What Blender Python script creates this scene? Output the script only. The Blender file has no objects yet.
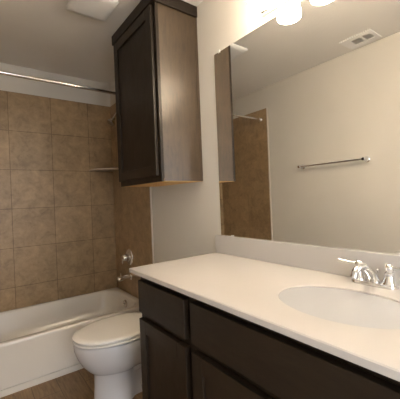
import bpy, bmesh, math, random
from mathutils import Vector, Matrix
random.seed(7)
C = bpy.context.scene.collection
SC = bpy.context.scene

# ------------------------------------------------------------------ camera, world, exposure
def make_camera():
    yaw, pitch, roll = math.radians(36.98), math.radians(-0.155), math.radians(-2.2956)
    s, c = math.sin(yaw), math.cos(yaw)
    r0, f0, u0 = Vector((c, -s, 0)), Vector((s, c, 0)), Vector((0, 0, 1))
    F = math.cos(pitch)*f0 + math.sin(pitch)*u0
    u2 = -math.sin(pitch)*f0 + math.cos(pitch)*u0
    R = math.cos(roll)*r0 + math.sin(roll)*u2
    U = -math.sin(roll)*r0 + math.cos(roll)*u2
    cd = bpy.data.cameras.new('camera'); cd.sensor_width = 36; cd.lens = 304.6*36/400; cd.clip_start = .02
    co = bpy.data.objects.new('camera', cd); C.objects.link(co)
    m = Matrix((R, U, -F)).transposed().to_4x4()
    m.translation = Vector((-1.1927, -.2055, 1.216))
    co.matrix_world = m
    SC.camera = co
make_camera()
SC.view_settings.view_transform = 'Standard'
SC.view_settings.look = 'None'
SC.view_settings.gamma = 1
SC.view_settings.use_curve_mapping = False
SC.view_settings.exposure = 1.9
wd = bpy.data.worlds.new('daylight'); SC.world = wd; wd.use_nodes = True
wd.node_tree.nodes['Background'].inputs[0].default_value = (.88, .93, 1, 1)
wd.node_tree.nodes['Background'].inputs[1].default_value = 1.5
LAMP = 11.0                      # emission of the glowing glass shades
LAMP_COL = (1, .84, .645, 1)

# ------------------------------------------------------------------ dimensions (metres); x: 0 = vanity wall, y: depth towards the tub
W, D, H = 1.5073, 2.8573, 2.441
YF = -.9                        # wall behind the camera
ZC, ZS = .887, .993             # counter top, top of backsplash
YV, YVE = 1.217, -.27           # ends of the counter
ZT = 2.201                      # top of tile
YT = 2.054                      # edge of the tile on the side walls
YTUB, ZTUB = 2.129, .338
TW = .336

# ------------------------------------------------------------------ materials
def mat(name, col, rough=.5, metal=0, **kw):
    m = bpy.data.materials.new(name); m.use_nodes = True
    b = m.node_tree.nodes['Principled BSDF']
    b.inputs['Base Color'].default_value = (*col, 1)
    b.inputs['Roughness'].default_value = rough
    b.inputs['Metallic'].default_value = metal
    for k, v in kw.items(): b.inputs[k.replace('_', ' ')].default_value = v
    return m
class NT:
    def __init__(s, m): s.t = m.node_tree; s.b = s.t.nodes['Principled BSDF']
    def n(s, typ, **kw):
        x = s.t.nodes.new(typ)
        for k, v in kw.items(): setattr(x, k, v)
        return x
    def l(s, a, b): s.t.links.new(a, b)
    def coord(s, scale=(1, 1, 1), loc=(0, 0, 0)):
        tc = s.n('ShaderNodeTexCoord'); mp = s.n('ShaderNodeMapping')
        mp.inputs['Scale'].default_value = scale; mp.inputs['Location'].default_value = loc
        s.l(tc.outputs['Object'], mp.inputs['Vector']); return mp.outputs[0]
    def noise(s, vec, scale, detail=4, rough=.55, dist=0):
        x = s.n('ShaderNodeTexNoise'); x.inputs['Scale'].default_value = scale
        x.inputs['Detail'].default_value = detail; x.inputs['Roughness'].default_value = rough
        x.inputs['Distortion'].default_value = dist
        s.l(vec, x.inputs['Vector']); return x.outputs['Fac']
    def ramp(s, fac, stops):
        x = s.n('ShaderNodeValToRGB'); e = x.color_ramp.elements
        while len(e) < len(stops): e.new(.5)
        for el, (p, c) in zip(e, stops): el.position = p; el.color = (*c, 1)
        s.l(fac, x.inputs[0]); return x.outputs[0]
    def mix(s, fac, a, b, mode='MIX'):
        x = s.n('ShaderNodeMix', data_type='RGBA', blend_type=mode)
        for sock, v in ((x.inputs[0], fac), (x.inputs[6], a), (x.inputs[7], b)):
            if hasattr(v, 'links'): s.l(v, sock)
            elif isinstance(v, tuple): sock.default_value = (*v, 1)
            else: sock.default_value = v
        return x.outputs[2]
    def bump(s, h, strength=.2, dist=.01):
        x = s.n('ShaderNodeBump'); x.inputs['Strength'].default_value = strength; x.inputs['Distance'].default_value = dist
        s.l(h, x.inputs['Height']); s.l(x.outputs[0], s.b.inputs['Normal'])
    def base(s, c): s.l(c, s.b.inputs['Base Color'])

def paint(name, col, bump=.12, scale=140):
    m = mat(name, col, .75); t = NT(m); v = t.coord()
    f = t.noise(v, 3, 2)
    t.base(t.ramp(f, [(.3, tuple(c*.97 for c in col)), (.7, col)]))
    t.bump(t.noise(v, scale, 2), bump, .004); return m

def tile(name, plane, off, c, grout=.5):
    """Square ceramic tile of 0.336 m with narrow grout; plane 'x' runs along x, 'y' along y."""
    m = mat(name, c, .38); t = NT(m)
    tc = t.n('ShaderNodeTexCoord'); sp = t.n('ShaderNodeSeparateXYZ'); cb = t.n('ShaderNodeCombineXYZ')
    t.l(tc.outputs['Object'], sp.inputs[0])
    for i, (src, o) in enumerate(((sp.outputs[0 if plane == 'x' else 1], off), (sp.outputs[2], 10*TW - ZT))):
        a = t.n('ShaderNodeMath', operation='ADD'); a.inputs[1].default_value = o
        t.l(src, a.inputs[0]); t.l(a.outputs[0], cb.inputs[i])
    br = t.n('ShaderNodeTexBrick', offset=0, squash=1)
    br.inputs['Scale'].default_value = 1; br.inputs['Brick Width'].default_value = TW; br.inputs['Row Height'].default_value = TW
    br.inputs['Mortar Size'].default_value = .0028; br.inputs['Mortar Smooth'].default_value = .3; br.inputs['Bias'].default_value = 0
    br.inputs['Color1'].default_value = (.84, .84, .84, 1); br.inputs['Color2'].default_value = (1.0, 1.0, 1.0, 1)
    br.inputs['Mortar'].default_value = (grout, grout*.97, grout*.92, 1)
    t.l(cb.outputs[0], br.inputs['Vector'])
    v = t.coord()
    blot = t.ramp(t.noise(v, 11, 7, .66, .5), [(.28, tuple(x*.70 for x in c)), (.5, c), (.74, tuple(min(1, x*1.30) for x in c))])
    fine = t.ramp(t.noise(v, 38, 4, .7), [(.3, (.86, .84, .82)), (.6, (1, 1, 1))])
    t.base(t.mix(1, t.mix(1, blot, fine, 'MULTIPLY'), br.outputs['Color'], 'MULTIPLY'))
    inv = t.n('ShaderNodeMath', operation='SUBTRACT'); inv.inputs[0].default_value = 1
    t.l(br.outputs['Fac'], inv.inputs[1]); t.bump(inv.outputs[0], .5, .002)
    return m

def wood(name, c0, c1, rough, axis, rough2=None, coat=0.0, spec=.5, cloud=.55):
    m = mat(name, c0, rough); t = NT(m)
    sc = [9, 9, 9]; sc[axis] = 1.3
    v = t.coord(tuple(sc))
    g = t.noise(v, 6, 6, .65, .4)
    b = t.noise(t.coord((1, 1, .6)), 8, 5, .62, 1.6)
    col = t.mix(t.ramp(b, [(.3, (0, 0, 0)), (.75, (cloud,)*3)]), t.ramp(g, [(.3, c0), (.72, c1)]), c1)
    t.base(col)
    t.l(t.ramp(b, [(.3, (rough,)*3), (.8, (min(1, rough+.12),)*3)]), t.b.inputs['Roughness'])
    t.bump(g, .04, .002)
    t.b.inputs['Specular IOR Level'].default_value = spec; t.b.inputs['Coat Weight'].default_value = coat; t.b.inputs['Coat Roughness'].default_value = .34
    return m

WALL = paint('wall_paint', (.70, .665, .605))
CEIL = paint('ceiling_paint', (.76, .73, .68), .25, 60)
TRIMW = mat('white_trim_paint', (.75, .73, .69), .45)
TILEC = (.40, .275, .150)
TILE_B = tile('tile_back', 'x', 10*TW + .240, TILEC)
TILE_S = tile('tile_side', 'y', 10*TW - YT, TILEC, .86)
EDGE = mat('tile_edge_trim', (.66, .60, .52), .4)
WOODV = wood('dark_stained_maple_shaded', (.0115, .0072, .0042), (.026, .0168, .0098), .41, 2, spec=.3)  # same stain as the sides, darkened for fronts turned from the lamps
WOODH = wood('dark_stained_maple_shaded_across', (.0115, .0072, .0042), (.026, .0168, .0098), .41, 1, spec=.3)  # the shaded copy again, with the grain running across
WOODSIDE = wood('dark_stained_maple_veneer_lit', (.020, .012, .0062), (.080, .050, .0255), .41, 2, coat=.6, spec=.45, cloud=.95)  # same stain, mottled veneer; lamp light on the sides put into the lighter colour
DARK = mat('cabinet_shadow_gap', (.012, .009, .007), .7)
RAW = wood('unfinished_maple', (.62, .36, .11), (.72, .45, .16), .5, 1)
MARBLE = mat('cultured_marble', (.58, .555, .53), .22); MARBLE.node_tree.nodes['Principled BSDF'].inputs['Coat Weight'].default_value = .2
BASIN = mat('basin_glaze', (.465, .475, .495), .16)
PORC = mat('porcelain', (.64, .625, .625), .10)
TUBM = mat('tub_enamel', (.74, .70, .64), .18)
SEATM = mat('toilet_seat_plastic', (.78, .75, .70), .22)
CHROME = mat('chrome', (.86, .86, .86), .06, 1)
NICKEL = mat('satin_chrome', (.78, .76, .73), .16, 1)
NICKELD = mat('darker_chrome', (.55, .53, .50), .12, 1)  # chrome with a darker base colour, for overflow plate and spray head
MIRROR = mat('mirror_silver', (.90, .90, .88), .0, 1)
GLASSE = mat('mirror_glass_edge', (.62, .70, .70), .15)
CLIPM = mat('clear_plastic_clip', (.80, .78, .74), .25)
PLASTIC = mat('white_plastic', (.80, .79, .77), .4)
VENTD = mat('vent_dark', (.16, .15, .14), .7)
def glow(name, col, st):
    m = mat(name, (.9, .88, .84), .35); b = m.node_tree.nodes['Principled BSDF']
    b.inputs['Emission Color'].default_value = col; b.inputs['Emission Strength'].default_value = st; return m
SHADE = glow('lit_frosted_glass', LAMP_COL, LAMP)
BULB = glow('lit_bulb', LAMP_COL, LAMP*.35)
def floor_mat():
    m = mat('wood_look_plank', (.2, .13, .07), .42); t = NT(m)
    tc = t.n('ShaderNodeTexCoord'); sp = t.n('ShaderNodeSeparateXYZ'); cb = t.n('ShaderNodeCombineXYZ')
    t.l(tc.outputs['Object'], sp.inputs[0]); t.l(sp.outputs[1], cb.inputs[0]); t.l(sp.outputs[0], cb.inputs[1])
    br = t.n('ShaderNodeTexBrick', offset=.37, squash=1)
    br.inputs['Scale'].default_value = 1; br.inputs['Brick Width'].default_value = 1.2; br.inputs['Row Height'].default_value = .152
    br.inputs['Mortar Size'].default_value = .0018; br.inputs['Bias'].default_value = 0
    br.inputs['Color1'].default_value = (.78, .78, .78, 1); br.inputs['Color2'].default_value = (1, 1, 1, 1); br.inputs['Mortar'].default_value = (.4, .38, .35, 1)
    t.l(cb.outputs[0], br.inputs['Vector'])
    g = t.noise(t.coord((12, 1.6, 1)), 4, 7, .7, .5)
    col = t.ramp(g, [(.25, (.16, .092, .040)), (.5, (.30, .18, .082)), (.75, (.41, .26, .125))])
    t.base(t.mix(1, col, br.outputs['Color'], 'MULTIPLY'))
    return m
FLOOR = floor_mat()

# ------------------------------------------------------------------ mesh helpers
def bm_new(): return bmesh.new()
def box(bm, x0, x1, y0, y1, z0, z1, bev=0, seg=2):
    t = bmesh.new()
    vs = [t.verts.new((x, y, z)) for x in (x0, x1) for y in (y0, y1) for z in (z0, z1)]
    for f in ((0, 1, 3, 2), (4, 6, 7, 5), (0, 4, 5, 1), (2, 3, 7, 6), (0, 2, 6, 4), (1, 5, 7, 3)):
        t.faces.new([vs[i] for i in f])
    if bev: bmesh.ops.bevel(t, geom=t.edges[:], offset=bev, segments=seg, affect='EDGES', profile=.5)
    bmesh.ops.recalc_face_normals(t, faces=t.faces[:])
    me = bpy.data.meshes.new('t'); t.to_mesh(me); bm.from_mesh(me); bpy.data.meshes.remove(me); t.free()
    return bm
def loft(bm, rings, cap0=True, cap1=True, closed=True):
    R = [[bm.verts.new(p) for p in r] for r in rings]
    n = len(R[0]); fs = []
    for a, b in zip(R, R[1:]):
        for i in range(n if closed else n-1):
            fs.append(bm.faces.new((a[i], a[(i+1) % n], b[(i+1) % n], b[i])))
    if cap0: fs.append(bm.faces.new(R[0][::-1]))
    if cap1: fs.append(bm.faces.new(R[-1]))
    bmesh.ops.recalc_face_normals(bm, faces=fs)
    return bm
def frame_for(d):
    d = d.normalized(); a = Vector((0, 0, 1)) if abs(d.z) < .9 else Vector((1, 0, 0))
    u = d.cross(a).normalized(); return u, d.cross(u).normalized()
def lathe(bm, o, axis, prof, n=28, sx=1, sy=1, cap0=True, cap1=True):
    """prof: (radius, height along axis) pairs."""
    o = Vector(o); ax = Vector(axis).normalized(); u, v = frame_for(ax)
    rings = [[o + ax*h + (u*math.cos(2*math.pi*i/n)*sx + v*math.sin(2*math.pi*i/n)*sy)*max(r, .0002) for i in range(n)] for r, h in prof]
    return loft(bm, rings, cap0, cap1)
def tube(bm, pts, rad, n=14, flat=None):
    """Tube through points; rad one radius or one per point; flat squeezes across the second axis."""
    pts = [Vector(p) for p in pts]
    rad = rad if isinstance(rad, (list, tuple)) else [rad]*len(pts)
    u = None; rings = []
    for i, p in enumerate(pts):
        d = (pts[min(i+1, len(pts)-1)] - pts[max(i-1, 0)]).normalized()
        if u is None: u, v = frame_for(d)
        else: u = (u - d*u.dot(d)).normalized(); v = d.cross(u)
        k = flat[i] if flat else 1
        rings.append([p + u*math.cos(2*math.pi*j/n)*rad[i] + v*math.sin(2*math.pi*j/n)*rad[i]*k for j in range(n)])
    return loft(bm, rings)
def smoothpath(pts, k=6):
    pts = [Vector(p) for p in pts]; out = []
    P = [pts[0]] + pts + [pts[-1]]
    for i in range(1, len(P)-2):
        for j in range(k):
            t = j/k; a, b, c, d = P[i-1:i+3]
            out.append(.5*((2*b) + (c-a)*t + (2*a-5*b+4*c-d)*t*t + (3*b-a-3*c+d)*t**3))
    out.append(pts[-1]); return out
def obj(name, bm, m, parent=None, smooth=False, angle=40):
    me = bpy.data.meshes.new(name); bm.to_mesh(me); bm.free()
    for x in (m if isinstance(m, (list, tuple)) else [m]): me.materials.append(x)
    o = bpy.data.objects.new(name, me); C.objects.link(o)
    if smooth:
        for p in me.polygons: p.use_smooth = True
        if hasattr(me, 'set_sharp_from_angle'): me.set_sharp_from_angle(angle=math.radians(angle))
    if parent is not None:
        o.parent = parent; o.matrix_parent_inverse = Matrix.Translation(-parent.location)
    return o
def tag(o, label, cat, group=None):
    o['label'] = label; o['category'] = cat
    if group: o['group'] = group
    return o
def thing(name, label, cat, loc, group=None):
    o = bpy.data.objects.new(name, None); C.objects.link(o); o.location = loc; o.empty_display_size = .05
    return tag(o, label, cat, group)
def sub(o, parent):
    """make o a sub-part of a part (all part meshes are in world coordinates)"""
    o.parent = parent; return o
def struct(name, bm, m):
    o = obj(name, bm, m); o['kind'] = 'structure'; return o
def rrect(x0, x1, y0, y1, r, z, n=8):
    r = min(r, (x1-x0)/2-1e-4, (y1-y0)/2-1e-4); out = []
    for cx, cy, a0 in ((x1-r, y1-r, 0), (x0+r, y1-r, 90), (x0+r, y0+r, 180), (x1-r, y0+r, 270)):
        for i in range(n+1):
            a = math.radians(a0 + 90*i/n); out.append(Vector((cx+r*math.cos(a), cy+r*math.sin(a), z)))
    return out

# ------------------------------------------------------------------ setting
T = .12
struct('floor', box(bm_new(), -W-T, T, YF-2.2, D+T, -.1, 0), FLOOR)
struct('ceiling', box(bm_new(), -W-T, T, YF-T, D+T, H, H+.1), CEIL)
struct('wall_right', box(bm_new(), 0, T, YF-T, D+T, 0, H), WALL)
struct('wall_left', box(bm_new(), -W-T, -W, YF-T, D+T, 0, H), WALL)
struct('wall_back', box(bm_new(), -W, 0, D, D+T, 0, H), WALL)
DX0, DX1, DZ = -1.40, -.60, 2.05
bm = bm_new(); box(bm, -W, DX0, YF-T, YF, 0, H); box(bm, DX1, 0, YF-T, YF, 0, H); box(bm, DX0, DX1, YF-T, YF, DZ, H)
struct('wall_front', bm, WALL)
bm = bm_new()
box(bm, DX0-.06, DX0, YF, YF+.015, 0, DZ+.06, .003); box(bm, DX1, DX1+.06, YF, YF+.015, 0, DZ+.06, .003); box(bm, DX0, DX1, YF, YF+.015, DZ, DZ+.06, .003)
struct('trim_1', bm, TRIMW)
TT = .009
struct('wall_tub_back', box(bm_new(), -W, 0, D-TT, D, ZTUB-.03, ZT), TILE_B)
struct('wall_tub_right', box(bm_new(), -TT, 0, YT, D-TT, 0, ZT), TILE_S)
struct('wall_tub_left', box(bm_new(), -W, -W+TT, YT, D-TT, 0, ZT), TILE_S)
struct('trim_2', box(bm_new(), -TT-.001, 0, YT-.014, YT, 0, ZT, .002), EDGE)
struct('trim_3', box(bm_new(), -W, -W+TT+.001, YT-.014, YT, 0, ZT, .002), EDGE)
struct('baseboard_left', box(bm_new(), -W, -W+.013, YF, YT-.014, 0, .085, .003), TRIMW)
struct('baseboard_right', box(bm_new(), -.013, 0, YV-.005, YT-.014, 0, .085, .003), TRIMW)

# ------------------------------------------------------------------ bathtub
def bathtub():
    x0, x1, y0, y1 = -W+TT+.001, -TT-.001, YTUB, D-TT-.001
    t = thing('bathtub', 'white alcove bathtub with a flat apron set below the tiled walls', 'bathtub', ((x0+x1)/2, y0, 0))
    def ring(dx0, dx1, dy0, dy1, r, z): return rrect(x0+dx0, x1-dx1, y0+dy0, y1-dy1, r, z)
    rings = [ring(0, 0, .006, 0, .004, 0.0), ring(0, 0, .006, 0, .004, .040), ring(0, 0, .014, 0, .004, .043), ring(0, 0, .014, 0, .004, .050), ring(0, 0, .004, 0, .004, .054),
             ring(0, 0, .006, 0, .004, .30), ring(0, 0, .002, 0, .004, ZTUB-.024), ring(0, 0, .002, 0, .006, ZTUB-.010),
             ring(.002, .002, .007, .002, .010, ZTUB-.002), ring(.006, .006, .014, .006, .012, ZTUB), ring(.05, .045, .040, .026, .15, ZTUB+.001),
             ring(.06, .053, .048, .034, .15, ZTUB-.004), ring(.066, .058, .053, .040, .15, ZTUB-.016),
             ring(.13, .068, .078, .060, .15, .20), ring(.20, .10, .115, .09, .15, .12),
             ring(.25, .14, .155, .13, .13, .086), ring(.33, .20, .22, .19, .10, .072)]
    bm = bm_new(); loft(bm, rings)
    o = obj('tub_shell', bm, TUBM, t, True, 38)
    yc, zo = 2.49, .270
    xo = x1-.058-(.010)*(ZTUB-.016-zo)/(ZTUB-.016-.20)
    d = Vector((-1, 0, .08))
    bm = bm_new(); lathe(bm, (xo-.003, yc, zo), d, [(.036, 0), (.036, .007), (.031, .011), (.018, .0125), (0, .0125)])
    ov = obj('overflow_plate', bm, NICKELD, t, True)
    bm = bm_new(); lathe(bm, (xo-.014, yc, zo+.001), d, [(.008, 0), (.008, .012), (.004, .014), (0, .014)], 12)
    bm2 = obj('trip_lever', bm, CHROME, None, True); sub(bm2, ov)
    bm = bm_new(); lathe(bm, (-.36, 2.48, .0715), (0, 0, 1), [(.032, 0), (.032, .004), (.024, .005), (.02, .002), (0, .002)])
    obj('drain', bm, CHROME, t, True)
bathtub()

# tub spout
t = thing('tub_spout', 'chrome tub spout low on the tiled wall below the shower valve', 'spout', (-TT, 2.49, .513))
bm = bm_new(); lathe(bm, (-TT, 2.49, .513), (-1, 0, 0), [(.034, 0), (.034, .006), (.026, .012), (.024, .02)], 24); obj('flange', bm, CHROME, t, True)
bm = bm_new(); tube(bm, smoothpath([(-TT-.015, 2.49, .513), (-.07, 2.49, .514), (-.100, 2.49, .512), (-.126, 2.49, .507), (-.138, 2.49, .499)]), [.025]*20+[.024, .023, .022, .021, .020], 20)
obj('spout_body', bm, CHROME, t, True)
bm = bm_new(); lathe(bm, (-.108, 2.49, .532), (0, 0, 1), [(.005, 0), (.005, .016), (.008, .018), (.008, .025), (.003, .028)], 12); obj('diverter_knob', bm, CHROME, t, True)

# valve
t = thing('shower_valve', 'round chrome shower valve with lever handle on the tiled wall', 'valve', (-TT, 2.505, .692))
bm = bm_new(); lathe(bm, (-TT, 2.505, .692), (-1, 0, 0), [(.076, 0), (.076, .004), (.071, .010), (.052, .016), (.036, .019), (0, .019)], 40); obj('escutcheon', bm, CHROME, t, True)
bm = bm_new(); lathe(bm, (-TT-.018, 2.505, .692), (-1, 0, 0), [(.036, 0), (.034, .02), (.031, .045), (.024, .053), (0, .056)], 24); h = obj('handle_hub', bm, CHROME, t, True)
bm = bm_new(); tube(bm, smoothpath([(-TT-.058, 2.505, .689), (-TT-.067, 2.505, .678), (-TT-.066, 2.515, .655), (-TT-.060, 2.52, .640)]), [.013]*8+[.012]*8+[.011, .010, .008], 14); obj('lever', bm, CHROME, t, True)

# shower head
t = thing('shower_sprayer', 'small chrome shower head high in the corner of the tiled alcove', 'shower head', (-TT, 2.49, 2.06))
bm = bm_new(); lathe(bm, (-TT, 2.49, 2.06), (-1, 0, 0), [(.03, 0), (.03, .004), (.02, .010), (.012, .012)], 24); obj('flange', bm, CHROME, t, True)
bm = bm_new(); tube(bm, smoothpath([(-TT-.002, 2.49, 2.06), (-.05, 2.49, 2.058), (-.088, 2.49, 2.035), (-.115, 2.49, 1.990)]), .0085, 14); obj('shower_arm', bm, CHROME, t, True)
bm = bm_new(); lathe(bm, (-.112, 2.49, 1.990), (-.55, 0, -.8), [(.012, 0), (.016, .010), (.014, .02), (.022, .03), (.036, .050), (.038, .064), (.034, .068), (0, .066)], 28); obj('spray_head', bm, NICKELD, t, True)

# shower rod
t = thing('shower_rod', 'straight chrome shower curtain rod spanning the tub alcove', 'rod', (-W/2, 2.135, 2.088))
RX0, RX1 = -W+TT, -TT
bm = bm_new(); tube(bm, [(RX0+.004, 2.135, 2.088), (-W/2, 2.135, 2.088), (RX1-.004, 2.135, 2.088)], .0125, 20); obj('rod', bm, NICKEL, t, True)
for xx, d in ((RX0, 1), (RX1, -1)):
    bm = bm_new(); lathe(bm, (xx, 2.135, 2.088), (d, 0, 0), [(.030, 0), (.030, .004), (.022, .016), (.018, .028), (.0135, .03)], 28); obj('flange', bm, CHROME, t, True)

# corner shelf
bm = bm_new(); n = 14; r = .235; cx, cy = -TT-.0005, D-TT-.0005
def quarter(rr, z): return [Vector((cx, cy, z))] + [Vector((cx-rr*math.cos(math.pi/2*i/n), cy-rr*math.sin(math.pi/2*i/n), z)) for i in range(n+1)]
loft(bm, [quarter(r-.003, 1.532), quarter(r, 1.534), quarter(r, 1.545), quarter(r-.003, 1.547)])
SHELF = mat('shelf_stone', (.50, .42, .33), .3)
tag(obj('corner_shelf', bm, SHELF), 'pale stone quarter-round shelf in the corner of the tiled alcove', 'shelf')

# ------------------------------------------------------------------ toilet
def toilet():
    yc = 1.675
    t = thing('toilet', 'white toilet with closed lid between the tub and the vanity', 'toilet', (-.40, yc, 0))
    def egg(xb, xf, hw, z, n=40, taper=.0, p=2.0, yo=0):
        """egg-shaped ring, xb back, xf front (more negative)"""
        out = []; cx = xb + (xf-xb)*.50
        for i in range(n):
            a = 2*math.pi*i/n; ca, sa = math.cos(a), math.sin(a)
            if ca < 0:  # back half: squarer
                e = .62
                out.append(Vector((cx + (xb-cx)*abs(ca)**e, yc+yo + hw*math.copysign(abs(sa)**.8, sa), z)))
            else:
                out.append(Vector((cx + (xf-cx)*ca, yc+yo + hw*math.copysign(abs(sa)**1.0, sa), z)))
        return out
    bm = bm_new()
    def foot(ring, amount=1.0):
        for p in ring:
            def ss(e0, e1): k = min(1, max(0, (p.x-e0)/(e1-e0))); return k*k*(3-2*k)
            p.y = yc + (p.y-yc)*(1 - amount*.34*ss(-.46, -.40)*(1-ss(-.30, -.20)))
        return ring
    rings = [foot(egg(-.14, -.640, .118, 0, 72)), foot(egg(-.14, -.640, .118, .012, 72)), foot(egg(-.14, -.634, .112, .022, 72)), foot(egg(-.14, -.630, .108, .10, 72)),
             foot(egg(-.14, -.630, .108, .178, 72)), foot(egg(-.14, -.634, .112, .184, 72)), foot(egg(-.14, -.648, .128, .194, 72), .6), foot(egg(-.13, -.668, .145, .214, 72), .3),
             egg(-.12, -.698, .165, .252, 72), egg(-.11, -.722, .178, .30, 72), egg(-.10, -.737, .185, .345, 72), egg(-.10, -.739, .186, .374, 72), egg(-.10, -.737, .184, .381, 72), egg(-.11, -.728, .176, .3855, 72),
             egg(-.25, -.690, .130, .387, 72), egg(-.27, -.670, .115, .36, 72), egg(-.30, -.62, .09, .27, 72), egg(-.36, -.54, .05, .21, 72)]
    loft(bm, rings)
    obj('bowl', bm, PORC, t, True, 55)
    # trapway bulges on both sides of the pedestal
    bm = bm_new()
    for s in (-1, 1):
        tube(bm, smoothpath([(-.40, yc+s*.045, .17), (-.35, yc+s*.058, .19), (-.29, yc+s*.060, .17), (-.26, yc+s*.060, .10), (-.29, yc+s*.060, .05), (-.36, yc+s*.055, .035)]), .042, 16)
    obj('trapway', bm, PORC, t, True)
    bm = bm_new(); loft(bm, [egg(-.25, -.720, .172, .3875), egg(-.25, -.720, .172, .391), egg(-.232, -.740, .187, .3925), egg(-.230, -.743, .190, .396), egg(-.230, -.743, .190, .402), egg(-.233, -.740, .187, .4055), egg(-.25, -.720, .170, .4065)]); obj('seat', bm, SEATM, t, True, 50)
    bm = bm_new(); loft(bm, [egg(-.25, -.720, .170, .4066), egg(-.25, -.720, .170, .4105), egg(-.233, -.741, .188, .4115), egg(-.232, -.743, .190, .414), egg(-.232, -.744, .191, .421), egg(-.236, -.738, .187, .427), egg(-.26, -.705, .165, .4305), egg(-.33, -.62, .10, .433), egg(-.44, -.52, .03, .434)])
    obj('lid', bm, SEATM, t, True, 50)
    for s in (-1, 1):
        bm = bm_new(); tube(bm, [(-.226, yc+s*.075-.02, .405), (-.226, yc+s*.075, .405), (-.226, yc+s*.075+.02, .405)], .012, 14); obj('hinge', bm, SEATM, t, True)
    # tank, on the deck behind the bowl
    bm = bm_new()
    loft(bm, [rrect(-.185, -.025, yc-.195, yc+.195, .035, .388), rrect(-.195, -.022, yc-.205, yc+.205, .035, .43), rrect(-.200, -.020, yc-.212, yc+.212, .035, .655)])
    k = obj('tank', bm, PORC, t, True, 50)
    bm = bm_new(); loft(bm, [rrect(-.208, -.016, yc-.220, yc+.220, .035, .656), rrect(-.210, -.016, yc-.222, yc+.222, .036, .672), rrect(-.203, -.020, yc-.215, yc+.215, .03, .684)])
    obj('tank_lid', bm, PORC, t, True, 50)
    bm = bm_new(); lathe(bm, (-.2, yc+.15, .62), (-1, 0, 0), [(.014, 0), (.014, .008), (.008, .012), (.008, .02)], 16); tube(bm, [(-.218, yc+.15, .62), (-.222, yc+.11, .617), (-.222, yc+.075, .614)], [.007, .006, .005], 12)
    obj('flush_lever', bm, CHROME, t, True)
    for s in (-1, 1):
        bm = bm_new(); lathe(bm, (-.34, yc+s*.128, .0), (0, 0, 1), [(.016, 0), (.016, .018), (.010, .026), (0, .028)], 16); obj('bolt_cap', bm, SEATM, t, True)
toilet()

# ------------------------------------------------------------------ upper cabinet over the toilet
def shaker(parent, name, x, y0, y1, z0, z1, th=.02, st=.058, m=WOODV, vgap=None):
    """door whose back is at x, front at x-th, with stiles, rails and a recessed panel as sub-parts"""
    d = obj(name, box(bm_new(), x-th+.010, x-.002, y0+st-.001, y1-st+.001, z0+st-.001, z1-st+.001), m, parent)
    for a, b in ((y0, y0+st), (y1-st, y1)): sub(obj('stile', box(bm_new(), x-th, x, a, b, z0, z1, .0015, 1), m), d)
    for a, b in ((z0, z0+st), (z1-st, z1)): sub(obj('rail', box(bm_new(), x-th, x, y0+st, y1-st, a, b, .0012, 1), WOODH), d)
    return d
def upper_cabinet():
    y0, y1, xf, z0, z1 = 1.340, 1.941, -.301, 1.327, H-.004
    t = thing('hanging_cabinet', 'tall dark brown wall cabinet hanging above the toilet', 'cabinet', (-.15, (y0+y1)/2, z0))
    ff = .019
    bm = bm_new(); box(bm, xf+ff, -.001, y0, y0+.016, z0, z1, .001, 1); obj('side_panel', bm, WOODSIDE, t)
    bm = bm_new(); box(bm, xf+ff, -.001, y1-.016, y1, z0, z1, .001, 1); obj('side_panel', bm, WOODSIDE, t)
    bm = bm_new(); box(bm, xf+ff, -.001, y0+.0005, y1-.0005, z0-.0012, z0+.016); obj('bottom_panel', bm, RAW, t)['label'] = 'unfinished pale maple underside'
    bm = bm_new(); box(bm, xf+ff, -.001, y0+.016, y1-.016, z1-.016, z1); obj('top_panel', bm, WOODV, t)
    bm = bm_new(); box(bm, -.008, -.001, y0+.016, y1-.016, z0+.036, z1-.016); obj('back_panel', bm, RAW, t)
    bm = bm_new()
    for a, b, c, d in ((y0, y0+.04, z0, z1), (y1-.04, y1, z0, z1), (y0+.04, y1-.04, z0, z0+.04), (y0+.04, y1-.04, z1-.1, z1)):
        box(bm, xf, xf+ff, a, b, c, d, .001, 1)
    obj('face_frame', bm, WOODV, t)
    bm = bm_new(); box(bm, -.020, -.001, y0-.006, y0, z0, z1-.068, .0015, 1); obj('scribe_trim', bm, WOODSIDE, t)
    cz = z1-.068
    bm = bm_new()
    X0 = xf-.022
    box(bm, X0, xf, y0-.014, y1+.014, cz, z1, .003); box(bm, xf, -.001, y0-.014, y0, cz, z1, .003); box(bm, xf, -.001, y1, y1+.014, cz, z1, .003)
    obj('crown_board', bm, WOODH, t)
    shaker(t, 'door', xf-.002, y0+.024, y1-.014, z0+.034, cz-.008, .019, .062)
upper_cabinet()

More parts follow.
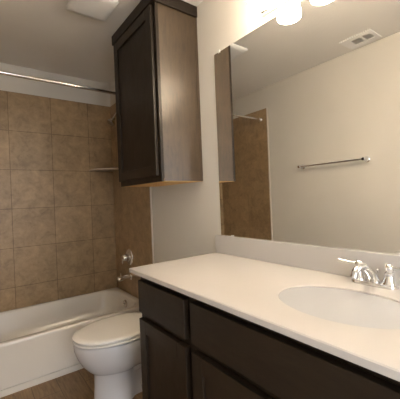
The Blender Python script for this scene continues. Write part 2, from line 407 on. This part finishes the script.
# ------------------------------------------------------------------ vanity
def vanity():
    y0, y1, xf, zt, kick = YVE+.012, YV-.012, -.524, ZC-.020, .10
    t = thing('vanity_cabinet', 'long dark brown bathroom vanity under the white countertop', 'cabinet', (-.27, (y0+y1)/2, 0))
    ff = .019
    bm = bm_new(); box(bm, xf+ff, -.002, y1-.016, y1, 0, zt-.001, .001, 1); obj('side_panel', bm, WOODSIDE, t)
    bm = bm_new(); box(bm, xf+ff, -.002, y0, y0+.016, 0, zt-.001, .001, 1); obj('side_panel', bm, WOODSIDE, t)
    bm = bm_new(); box(bm, xf+.065, xf+.08, y0+.016, y1-.016, 0, kick); obj('toe_kick', bm, WOODH, t)
    bm = bm_new(); box(bm, xf+ff, -.002, y0+.016, y1-.016, kick, kick+.016); obj('bottom_panel', bm, RAW, t)
    bm = bm_new()
    ys = [(y1-.045, y1), (.735-.004, .781+.004), (y0, y0+.07)]
    for a, b in ys: box(bm, xf, xf+ff, a, b, kick, zt-.001, .0008, 1)
    for a, b in ((y0+.07, .731), (.785, y1-.045)):
        for c, d in ((zt-.055, zt-.001), (.630, .690), (kick, kick+.05)): box(bm, xf, xf+ff, a, b, c, d)
    obj('face_frame', bm, WOODV, t)
    xo = xf-.001
    bm = bm_new(); box(bm, xo-.026, xo, .780, 1.181, .675, .829, .002); obj('drawer_front', bm, WOODH, t)
    bm = bm_new(); box(bm, xo-.026, xo, -.185, .737, .675, .829, .002); obj('false_drawer_front', bm, WOODH, t)
    for a, b in ((.780, 1.181), (.288, .737), (-.185, .262)):
        shaker(t, 'door', xo, a, b, .130, .643, .026, .062)
vanity()

# counter with an oval basin opening
SXc, SYc, SA, SB = -.31, .275, .150, .205
def counter():
    t = thing('countertop', 'white cultured marble countertop with backsplash on the dark vanity', 'countertop', (-.289, (YV+YVE)/2, ZC-.02))
    bm = bm_new(); N = 64
    x0, x1 = -.578, -.001
    def outer(i, ins):
        a = 2*math.pi*i/N; dx, dy = math.cos(a), math.sin(a)
        k = 1e9
        for d, lo, hi, c in ((dx, x0+ins, x1, SXc), (dy, YVE, YV-ins, SYc)):
            if d > 1e-9: k = min(k, (hi-c)/d)
            elif d < -1e-9: k = min(k, (lo-c)/d)
        return Vector((SXc+dx*k, SYc+dy*k, 0))
    def snap(pts):      # bring the nearest point onto each corner
        for cx_, cy_ in ((min(p.x for p in pts), min(p.y for p in pts)), (min(p.x for p in pts), max(p.y for p in pts)), (max(p.x for p in pts), min(p.y for p in pts)), (max(p.x for p in pts), max(p.y for p in pts))):
            q = min(pts, key=lambda p: (p.x-cx_)**2+(p.y-cy_)**2); q.x, q.y = cx_, cy_
        return pts
    def oring(ins, z):
        r = snap([outer(i, ins) for i in range(N)])
        for p in r: p.z = z
        return r
    def ell(k, z): return [Vector((SXc+SA*k*math.cos(2*math.pi*i/N), SYc+SB*k*math.sin(2*math.pi*i/N), z)) for i in range(N)]
    loft(bm, [ell(1.07, ZC-.020), oring(.0, ZC-.020), oring(0, ZC-.003), oring(.003, ZC), ell(1.04, ZC), ell(1.016, ZC-.0008), ell(1.004, ZC-.0028), ell(1.0, ZC-.0055), ell(1.02, ZC-.007), ell(1.07, ZC-.020)], False, False)
    bmesh.ops.remove_doubles(bm, verts=bm.verts[:], dist=1e-6)
    obj('counter_slab', bm, MARBLE, t, True, 30)
    bm = bm_new(); box(bm, -.020, -.001, YVE, YV, ZC+.0002, ZS, .002); obj('backsplash', bm, MARBLE, t)
    # basin
    s = thing('sink_basin', 'white oval sink bowl set into the countertop in front of the faucet', 'sink', (SXc, SYc, ZC-.14))
    bm = bm_new()
    prof = [(1.004, -.0062), (.996, -.0064), (.985, -.016), (.955, -.045), (.89, -.085), (.78, -.118), (.58, -.135), (.30, -.142), (.11, -.144)]
    rin = [ell(k, ZC+z) for k, z in prof]
    rout = [ell(k+.018, ZC+z-.006) for k, z in prof][::-1]
    loft(bm, rin+rout, True, False); 
    obj('bowl', bm, BASIN, s, True, 60)
    bm = bm_new(); lathe(bm, (SXc, SYc, ZC-.1435), (0, 0, 1), [(.0225, 0), (.0225, .003), (.018, .004), (.016, .0015), (0, .0015)]); dr = obj('drain', bm, CHROME, s, True)
    bm = bm_new(); lathe(bm, (SXc, SYc, ZC-.1415), (0, 0, 1), [(.013, 0), (.013, .004), (.009, .006), (0, .006)], 20); q = obj('stopper', bm, CHROME, None, True); sub(q, dr)
counter()

def faucet():
    yc, xb, z = .291, -.062, ZC
    t = thing('faucet', 'chrome two-handle faucet behind the oval sink', 'faucet', (xb, yc, z))
    bm = bm_new(); loft(bm, [rrect(xb-.027, xb+.027, yc-.078, yc+.078, .027, z+.0003), rrect(xb-.027, xb+.027, yc-.078, yc+.078, .027, z+.008), rrect(xb-.023, xb+.023, yc-.074, yc+.074, .023, z+.013)])
    obj('base_plate', bm, CHROME, t, True, 50)
    # low arched spout
    bm = bm_new()
    pts = smoothpath([(xb+.004, yc, z+.008), (xb-.006, yc, z+.030), (xb-.034, yc, z+.056), (xb-.070, yc, z+.076), (xb-.105, yc, z+.080), (xb-.130, yc, z+.070), (xb-.139, yc, z+.058)], 5)
    n_ = len(pts); tube(bm, pts, [.021-.0095*min(1, i/(n_*.55)) for i in range(n_)], 20, [.8+.2*i/n_ for i in range(n_)])
    obj('spout', bm, CHROME, t, True, 60)
    bm = bm_new(); lathe(bm, (xb-.138, yc, z+.060), (-.35, 0, -1), [(.0125, 0), (.0125, .010), (.010, .0115), (.0095, .0105), (0, .0105)], 20); obj('aerator', bm, CHROME, t, True)
    for s in (1, -1):
        y = yc+s*.051
        bm = bm_new(); lathe(bm, (xb, y, z+.011), (0, 0, 1), [(.0255, 0), (.0255, .004), (.022, .010), (.0175, .022), (.0155, .034), (.0165, .040), (.0135, .044), (0, .046)], 28); hd = obj('handle', bm, CHROME, t, True)
        bm = bm_new(); lathe(bm, (xb, y, z+.054), (0, 0, 1), [(.011, 0), (.0135, .006), (.0145, .014), (.012, .022), (.006, .026), (0, .027)], 24)
        tube(bm, smoothpath([(xb, y, z+.069), (xb-.005, y+s*.03, z+.070), (xb-.012, y+s*.058, z+.074), (xb-.014, y+s*.072, z+.077)], 5), [.0058]*5+[.0048]*5+[.0052]*4+[.005, .004], 14)
        q = obj('lever', bm, CHROME, None, True); sub(q, hd)
    bm = bm_new(); tube(bm, [(xb+.030, yc, z+.001), (xb+.030, yc, z+.040)], .0028, 10); lathe(bm, (xb+.030, yc, z+.039), (0, 0, 1), [(.003, 0), (.006, .004), (.006, .010), (.003, .013)], 14); obj('lift_rod', bm, CHROME, t, True)
faucet()

# ------------------------------------------------------------------ mirror
YM, ZM = 1.174, 2.067
bm = bm_new(); box(bm, -.006, -.0005, YVE, YM, ZS+.001, ZM)
bm.faces.ensure_lookup_table()
for f in bm.faces: f.material_index = 0 if abs(f.normal.x) > .9 and f.calc_center_median().x < -.004 else 1
mo = tag(obj('mirror', bm, [MIRROR, GLASSE]), 'large frameless wall mirror above the backsplash', 'mirror')
for y, z, s in ((YM-.045, ZM, 1), (.30, ZM, 1), (YM-.10, ZS+.001, -1)):
    bm = bm_new(); box(bm, -.010, -.0005, y-.009, y+.009, min(z-.006*s, z+.012*s), max(z-.006*s, z+.012*s), .002) if s > 0 else box(bm, -.010, -.0064, y-.009, y+.009, z, z+.007, .0015)
    q = obj('mirror_clip', bm, CLIPM); q.parent = mo
    
# ------------------------------------------------------------------ vanity light
def vanity_light():   # four bell shades, open at the bottom
    ys = [.715, .53, .345, .16]; zb = 2.092; xs = -.11
    t = thing('vanity_light', 'lit four-shade chrome vanity light bar on the wall above the mirror', 'light', (-.02, .43, 2.15))
    bm = bm_new(); box(bm, -.032, -.001, .09, .785, 2.104, 2.225, .006); obj('backplate', bm, NICKEL, t)
    for y in ys:
        bm = bm_new(); tube(bm, smoothpath([(-.030, y, 2.165), (-.07, y, 2.185), (-.10, y, 2.215), (xs, y, 2.235)]), .008, 12)
        lathe(bm, (xs, y, 2.198), (0, 0, 1), [(.024, 0), (.024, .03), (.014, .042), (0, .044)], 20); obj('lamp_arm', bm, NICKEL, t, True)
        bm = bm_new(); o = (xs, y, zb)
        lathe(bm, o, (0, 0, 1), [(.0565, 0), (.0575, .01), (.056, .035), (.050, .075), (.041, .105), (.030, .125), (.022, .132), (.020, .131), (.028, .122), (.038, .103), (.047, .073), (.053, .035), (.0545, .01), (.0535, .0005)], 32, cap0=False, cap1=False)
        bmesh.ops.bridge_loops(bm, edges=[e for e in bm.edges if e.is_boundary and all(v.co.z < zb+.005 for v in e.verts)])
        sh = obj('lamp_shade', bm, SHADE, t, True)
        bm = bm_new(); lathe(bm, (xs, y, zb+.13), (0, 0, -1), [(.012, 0), (.013, .02), (.024, .045), (.030, .068), (.027, .088), (.015, .100), (0, .104)], 20)
        q = obj('bulb', bm, BULB, None, True); sub(q, sh)
vanity_light()

# ------------------------------------------------------------------ towel bar on the opposite wall
t = thing('towel_bar', 'chrome towel bar on the bare wall, seen in the mirror', 'towel bar', (-W, 1.305, 1.493))
XB = -W+.062
bm = bm_new(); tube(bm, [(XB, .989, 1.493), (XB, 1.3, 1.493), (XB, 1.623, 1.493)], .0095, 16); obj('bar', bm, CHROME, t, True)
for y in (.995, 1.617):
    bm = bm_new(); lathe(bm, (-W, y, 1.493), (1, 0, 0), [(.026, 0), (.026, .006), (.018, .014), (.012, .030), (.013, .048), (.017, .058), (.017, .070), (.012, .076), (0, .077)], 24); obj('post', bm, CHROME, t, True)

# ------------------------------------------------------------------ ceiling fan cover and register
t = thing('exhaust_fan', 'white square exhaust fan cover on the ceiling beside the wall cabinet', 'fan', (-.56, 1.665, H))
fx, fy, hs = -.560, 1.648, .125
bm = bm_new(); loft(bm, [rrect(fx-hs+.012, fx+hs-.012, fy-hs+.012, fy+hs-.012, .02, H-.0005), rrect(fx-hs+.012, fx+hs-.012, fy-hs+.012, fy+hs-.012, .02, H-.014)]); obj('housing', bm, VENTD, t)
bm = bm_new(); loft(bm, [rrect(fx-hs, fx+hs, fy-hs, fy+hs, .022, H-.0145), rrect(fx-hs, fx+hs, fy-hs, fy+hs, .022, H-.022), rrect(fx-hs+.008, fx+hs-.008, fy-hs+.008, fy+hs-.008, .03, H-.030), rrect(fx-hs+.04, fx+hs-.04, fy-hs+.04, fy+hs-.04, .03, H-.034)]); obj('cover', bm, PLASTIC, t, True, 50)

t = thing('ceiling_register', 'white ceiling air register near the opposite wall, seen in the mirror', 'vent', (-1.355, .945, H))
rx0, rx1, ry0, ry1 = -1.455, -1.255, .825, 1.065
bm = bm_new(); z0_, z1_ = H-.009, H-.0004
ox0, ox1 = rx0+.052, rx1-.052
for a in ((rx0, ox0, ry0, ry1), (ox1, rx1, ry0, ry1), (ox0, ox1, ry0, ry0+.028), (ox0, ox1, ry0+.088, ry0+.102), (ox0, ox1, ry1-.065, ry1)): box(bm, *a, z0_, z1_, .0015)
obj('frame', bm, PLASTIC, t)
bm = bm_new(); box(bm, ox0, ox1, ry0+.028, ry1-.065, H-.003, H-.0004); obj('duct_opening', bm, VENTD, t)
bm = bm_new()
for y in [ry0+.037+i*.0135 for i in range(4)] + [ry0+.108+i*.0135 for i in range(5)]:
    vs = [(ox0+.0005, y-.006, H-.0085), (ox1-.0005, y-.006, H-.0085), (ox1-.0005, y+.006, H-.0035), (ox0+.0005, y+.006, H-.0035)]
    f0 = [bm.verts.new(v) for v in vs]; f1 = [bm.verts.new((v[0], v[1]+.001, v[2]+.0012)) for v in vs]
    bm.faces.new(f0); bm.faces.new(f1[::-1])
    for j in range(4): bm.faces.new((f0[j], f0[(j+1) % 4], f1[(j+1) % 4], f1[j]))
bmesh.ops.recalc_face_normals(bm, faces=bm.faces[:])
obj('louvre', bm, PLASTIC, t)
